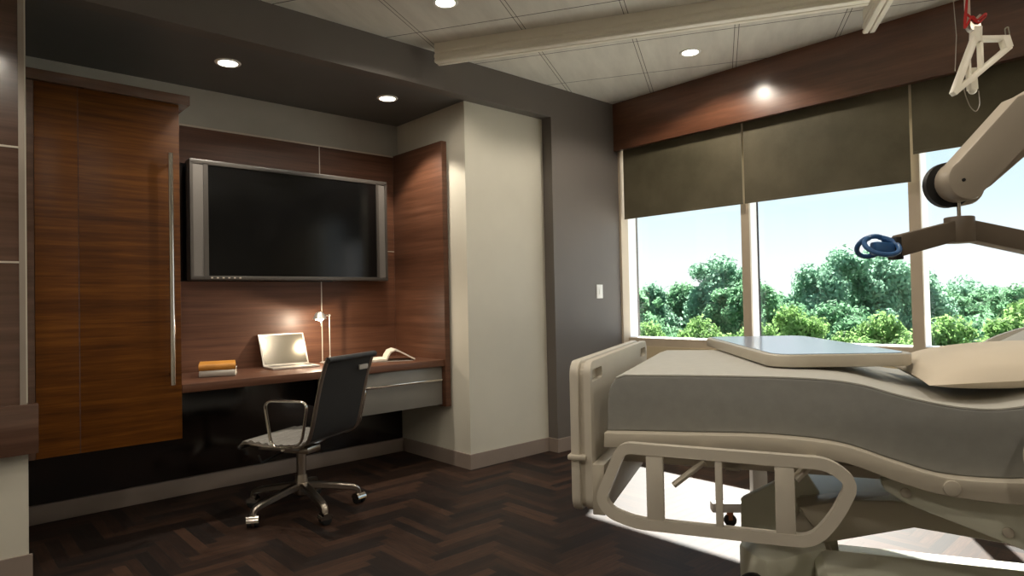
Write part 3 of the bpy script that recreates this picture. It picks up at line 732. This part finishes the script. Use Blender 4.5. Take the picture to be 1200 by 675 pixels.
e2 = empty('ceiling_lift_rail', (r1.x, r1.y, H), math.radians(-150), label='short cream track end pointing at the window valance, crossing at top right', cat='ceiling track')
prof2 = [(-y_, z_ * 1.12) for y_, z_ in prof_r]
prof2 = [(y_ * .8, z_) for y_, z_ in prof2]
MB().prism(prof2, 0, 2.2, 'x', M=Matrix.Translation((0, .07, 0))).build('track', RAILM, e2)

# ------------------------------------------------------------------ sling hanger hung from the ceiling track (right, above)
Rh = Vector((Rt.x, Rt.y, 0)).normalized()
def place(D, px, py):
    return CAM + (Fw + Rt * ((px - 600) / 762.4) - Up * ((py - 337.5) / 762.4)) * D
DH = 2.6; hc = Vector((-1.1795, -3.0095, 2.155))
kH = DH / 762.4
def hl(px, py, d=0): return ((px - 1142) * kH, d, -(py - 44) * kH)
hg = empty('sling_hanger', place(DH, 1142, 44), math.atan2(Rh.y, Rh.x), label='cream triangular sling hanger dangling from a red strap before the valance', cat='hanger')
def bar(b, p, q, w_, t_, d=0):
    A = Vector(hl(*p, d)); B2 = Vector(hl(*q, d)); dv = (B2 - A); L_ = dv.length; ang = math.atan2(dv.z, dv.x)
    b.box(0, L_, -t_ / 2, t_ / 2, -w_ / 2, w_ / 2, bev=.003, M=Matrix.Translation(A) @ Matrix.Rotation(-ang, 4, 'Y'))
hb = MB()
bar(hb, (1143, 42), (1115, 110), .021, .030); bar(hb, (1114, 110), (1182, 56), .021, .030); bar(hb, (1140, 46), (1181, 46), .020, .030)
bar(hb, (1176, 44), (1180, 58), .030, .034); bar(hb, (1148, 46), (1148, 84), .012, .026); bar(hb, (1133, 62), (1134, 93), .009, .026); bar(hb, (1144, 32), (1143, 50), .032, .034)
hb.build('hanger_frame', RAILM, hg)
h2 = MB(); bar(h2, (1146, 76), (1147, 102), .030, .03, .045); h2.sphere(hl(1147, 102, .045), .016); h2.build('lock_block', RAILM, hg)
MB().tube(smoothpath([hl(1131, 92, .02), hl(1132, 106, .02), hl(1138, 124, .02), hl(1145, 131, .02), hl(1150, 122, .02), hl(1151, 104, .03)], .03, 4), .0018, 6).build('cord_loop', ALU, hg)
MB().tube(smoothpath([hl(1179, 46, .0), hl(1178, 34, 0), hl(1182, 32, 0), hl(1184, 46, 0), hl(1182, 54, 0)], .01, 4), .0028, 6).build('wire_hook', CHROME, hg)
strap_top = H - (place(DH, 1142, 44).z)
b = MB(); b.box(-.036, -.014, -.002, .002, .05, strap_top - .002); b.build('webbing', RAILM, hg)
b = MB()
for dz in (0, .006):
    b.tube(smoothpath([hl(1133, -4, -.01), hl(1129, 22, -.012 - dz), hl(1128, 36, -.012), hl(1136, 20, -.02), hl(1141, 27, -.02), hl(1152, 18, -.015 - dz), hl(1154, 20, -.01), hl(1143, 30, -.02), hl(1131, 18, -.014)], .012, 3), .0042, 8)
b.build('red_strap', RED, hg)
b = MB(); b.cyl((-.004, .045), .022, -.014, .014, 'y', 20).tube([hl(1134, 34), hl(1150, 18)], .007, 8); b.build('swivel_clip', ALU, hg)
MB().tube([hl(1128, -60, .03), hl(1124, -20, .03), hl(1127, 38, .03), hl(1124, 80, .03)], .0016, 6).build('pull_cord', ALU, hg)
MB().box(-.09, .04, -.03, .03, strap_top - .06, strap_top, bev=.006).build('trolley', RAILM, hg)

# ------------------------------------------------------------------ lift boom with spreader bar and blue hooks
DB = 1.6; kB = DB / 762.4
bo = empty('lift_boom', place(DB, 1131, 268), math.atan2(Rh.y, Rh.x), label='beige angled lift boom with brown spreader bar and blue hook, right side', cat='patient lift')
def bl(px, py): return ((px - 1131) * kB, -(py - 268) * kB)
def circ(cx, cy, r, a0, a1, k=10): return [(cx + r * math.cos(math.radians(a0 + (a1 - a0) * i / k)), cy + r * math.sin(math.radians(a0 + (a1 - a0) * i / k))) for i in range(k + 1)]
# outline in picture-like units turned into metres, screen y down
cxp, cyp, rp = 1128, 212, 24
body = [(cxp + rp * math.cos(math.radians(a)), cyp + rp * math.sin(math.radians(a))) for a in range(60, 241, 12)]
body = body + [(1187, 117), (1200, 112), (1330, 40), (1362, 62), (1200, 172)]
MB().prism([bl(*p) for p in body], -.03, .03, 'y', bev=.008).build('boom_arm', BOOMM, bo)
MB().prism([bl(cxp - 5 + (rp + 4) * math.cos(math.radians(a)), cyp + 2 + (rp + 3) * math.sin(math.radians(a))) for a in range(0, 360, 12)], .026, .042, 'y').build('joint_disc', BLACK, bo)
MB().prism([bl(1150 + 22 * math.cos(math.radians(a)), 213 + 24 * math.sin(math.radians(a))) for a in range(-60, 121, 12)] + [bl(1138, 236), bl(1132, 225), bl(1135, 195)], .042, .10, 'y', bev=.006).prism([bl(1150, 196), bl(1175, 190), bl(1290, 90), bl(1310, 108), bl(1180, 215), bl(1150, 232)], .045, .09, 'y', bev=.006).build('rear_link', BOOMM, bo)
MB().cyl((bl(1121, 213)[0], bl(1121, 213)[1]), .004, -.033, -.029, 'y', 12).build('bolt', BLACK, bo)
MB().cyl((0, .02), .0045, bl(0, 254)[1], bl(0, 234)[1] + .01, 'z', 12).build('swivel_rod', CHROME, bo)
MB().cyl((0, .02), .033, bl(0, 284)[1], bl(0, 253)[1], 'z', 32, .003).build('hub', DARKBR, bo)
wl = MB(); wl.prism([bl(1122, 258), bl(1122, 282), bl(1056, 299), bl(1056, 273)], -.002, .042, 'y', bev=.003)
wl.build('spreader_arm', DARKBR, bo)
MB().prism([bl(1142, 258), bl(1230, 278), bl(1230, 303), bl(1142, 282)], -.002, .042, 'y', bev=.003).build('spreader_arm', DARKBR, bo)
def hook(px, py, sg):
    b = MB(); X, Z = bl(px, py)
    b.box(X - .040, X + .010, .004, .036, Z - .020, Z + .012, bev=.005, M=Matrix.Translation((X, 0, Z)) @ Matrix.Rotation(math.radians(6), 4, 'Y') @ Matrix.Translation((-X, 0, -Z)))
    lp1 = [(X - .028 + .040 * math.cos(a), .0 + .028 * math.sin(a), Z + .004 + .024 * math.sin(a)) for a in [math.radians(q) for q in range(115, 445, 14)]]
    lp2 = [(X - .030 + .034 * math.cos(a), .045 - .02 * math.sin(a), Z + .006 + .024 * math.sin(a)) for a in [math.radians(q) for q in range(-20, 320, 14)]]
    b.tube(lp1, .0062, 10).tube(lp2, .0062, 10)
    o = b.build('sling_hook', BLUE, bo); o['label'] = 'blue looped sling hook'
    MB().box(X + .008, X + .026, .0, .040, Z - .030, Z + .026, bev=.002).build('hook_socket', BLACK, bo)
hook(1046, 288, 1)
cp = bl(1345, 50); top_z = H - place(DB, 1131, 268).z
MB().cyl((cp[0], .02), .035, cp[1] - .03, top_z, 'z', 24).build('ceiling_column', BOOMM, bo)

# ------------------------------------------------------------------ outside: ground and trees
struct(BX('ground', BOUNCE_GROUND, .6, 140, -60, 80, -9.2, -9.0))
rng = np.random.default_rng(7)
def crown_mesh(name, mat, n_leaf, R_, Ht, seed, leaf, pointy=0.0):
    rg = np.random.default_rng(seed); blobs = []
    nb = 70
    for i in range(nb):
        t_ = rg.uniform(0, 1); z = -Ht * t_; rad = R_ * (math.sin(PI * min(1, .16 + t_ * .72)) if not pointy else (.18 + .9 * t_ ** pointy))
        a = rg.uniform(0, 2 * PI); q = rad * rg.uniform(.35, .85)
        blobs.append((q * math.cos(a), q * math.sin(a), z - .5, rg.uniform(.09, .21) * R_ * (1 if t_ > .12 else .7)))
    blobs.append((0, 0, -.35 * R_ * .5, R_ * .22))
    bl_ = np.array(blobs); idx_ = rg.choice(len(bl_), n_leaf, p=bl_[:, 3] ** 2 / (bl_[:, 3] ** 2).sum())
    d = rg.normal(size=(n_leaf, 3)); d /= np.linalg.norm(d, axis=1)[:, None]
    r = bl_[idx_, 3] * rg.uniform(.45, 1.4, n_leaf) * (1 + .12 * np.sin(d[:, 0] * 9) * np.sin(d[:, 1] * 8 + d[:, 2] * 7))
    c = bl_[idx_, :3] + d * r[:, None]
    nrm = d + rg.normal(scale=.55, size=(n_leaf, 3)); nrm /= np.linalg.norm(nrm, axis=1)[:, None]
    t1 = np.cross(nrm, rg.normal(size=(n_leaf, 3))); t1 /= np.linalg.norm(t1, axis=1)[:, None]; t2 = np.cross(nrm, t1)
    s = leaf * rg.uniform(.6, 1.3, n_leaf)[:, None]
    v = np.stack([c - t1 * s, c + t2 * s * .6, c + t1 * s, c - t2 * s * .6], 1).reshape(-1, 3)
    me = bpy.data.meshes.new(name); me.vertices.add(len(v)); me.vertices.foreach_set('co', v.ravel())
    me.loops.add(n_leaf * 4); me.loops.foreach_set('vertex_index', np.arange(n_leaf * 4)); me.polygons.add(n_leaf)
    me.polygons.foreach_set('loop_start', np.arange(n_leaf) * 4); me.update(calc_edges=True); me.materials.append(mat); return me
crowns = [crown_mesh('crown', LEAF_C, 26000, 4.2, 7.5, 1, .16), crown_mesh('crown', LEAF_A, 26000, 4.6, 7.0, 2, .16), crown_mesh('crown', LEAF_B, 26000, 3.0, 5.0, 3, .12), crown_mesh('crown', LEAF_C, 22000, 3.6, 8.5, 4, .15, .8)]
# x, y, top z, crown kind, scale, turn, label
trees = [
    (29.5, 22.7, 1.6, 1, .85, 0.3, 'dark green tree seen at the left edge of the left window'),
    (33.2, 23.3, 1.9, 3, .80, 1.3, 'narrow topped tree second from left in the left window'),
    (36.8, 23.4, 1.9, 1, .8, 2.3, 'mid green tree behind the middle of the left window'),
    (35.8, 19.6, 3.5, 0, .95, 0.9, 'tall bluish green tree rising highest in the left window'),
    (33.2, 16.2, 2.0, 1, .7, 1.9, 'green tree behind the pier between left and middle windows'),
    (44.2, 20.1, 1.0, 1, .95, 4.0, 'distant low tree at the left of the middle window'),
    (43.7, 17.4, 1.9, 3, .9, 2.5, 'distant tree with pointed top left in the middle window'),
    (39.7, 13.3, 3.7, 0, .95, 3.3, 'tall bluish green tree highest in the middle window'),
    (43.7, 12.4, 3.8, 0, 1.0, 5.1, 'tall bluish tree right of the highest one in the middle window'),
    (47.3, 11.0, 2.6, 3, .95, .2, 'tree showing behind the pier right of the middle window'),
    (65.2, 14.5, 1.2, 1, 1.2, 1.1, 'far tree low on the skyline in the right window'),
    (72.0, 14.2, 1.9, 0, 1.4, 2.1, 'far rounded grey green tree in the right window'),
    (66.5, 10.8, .9, 1, 1.25, 3.1, 'far dark tree towards the right edge of the picture'),
    (55.3, 7.0, 1.1, 1, 1.1, 4.1, 'dark tree on the skyline at the picture right edge'),
    (20.6, 14.6, -.2, 2, .75, .5, 'bright bushy tree low in the left window, leftmost'),
    (24.1, 14.1, -.1, 2, .80, 1.5, 'bright bushy tree low in the left window, beside the pier'),
    (22.2, 10.4, -.4, 2, .7, 2.2, 'bright bushy tree low behind the pier between windows'),
    (19.5, 7.5, .55, 2, .62, 2.9, 'round bright green tree near, low left in the middle window'),
    (26.9, 8.9, .5, 1, .7, 3.9, 'mid green tree low in the centre of the middle window'),
    (24.3, 5.9, .1, 2, .8, 4.6, 'bright tree low at the right of the middle window'),
    (23.8, 3.5, .0, 2, .80, 5.5, 'light green rounded tree low left in the right window'),
    (28.3, 3.3, -.2, 1, .8, 0.1, 'deep green tree low in the right window behind the bed rail'),
    (25.6, 1.6, .5, 2, .85, 1.0, 'pale speckled tree at the far right of the right window'),
    (34.3, 2.1, .7, 0, .8, 1.7, 'bluish tree beyond the speckled one at the right edge'),
]
trunkm = None
for (x, y, zt, k, sc, rz, lab) in trees:
    e_ = empty('tree', (x, y, -9.0), rz, label=lab, cat='tree', group='trees outside the windows')
    o = bpy.data.objects.new('crown', crowns[k]); COL.objects.link(o); o.parent = e_; o.location = (0, 0, zt + 9.0); o.scale = (sc, sc, sc)
    if trunkm is None:
        tm = MB().tube([(0, 0, 0), (.1, 0, 3), (0, .1, 6.5)], [.35, .25, .14], 10).tube([(.08, 0, 4), (.8, .3, 6.5)], [.14, .06], 8).build('trunk', BARK, e_); trunkm = tm.data
    else:
        tm = bpy.data.objects.new('trunk', trunkm); COL.objects.link(tm); tm.parent = e_
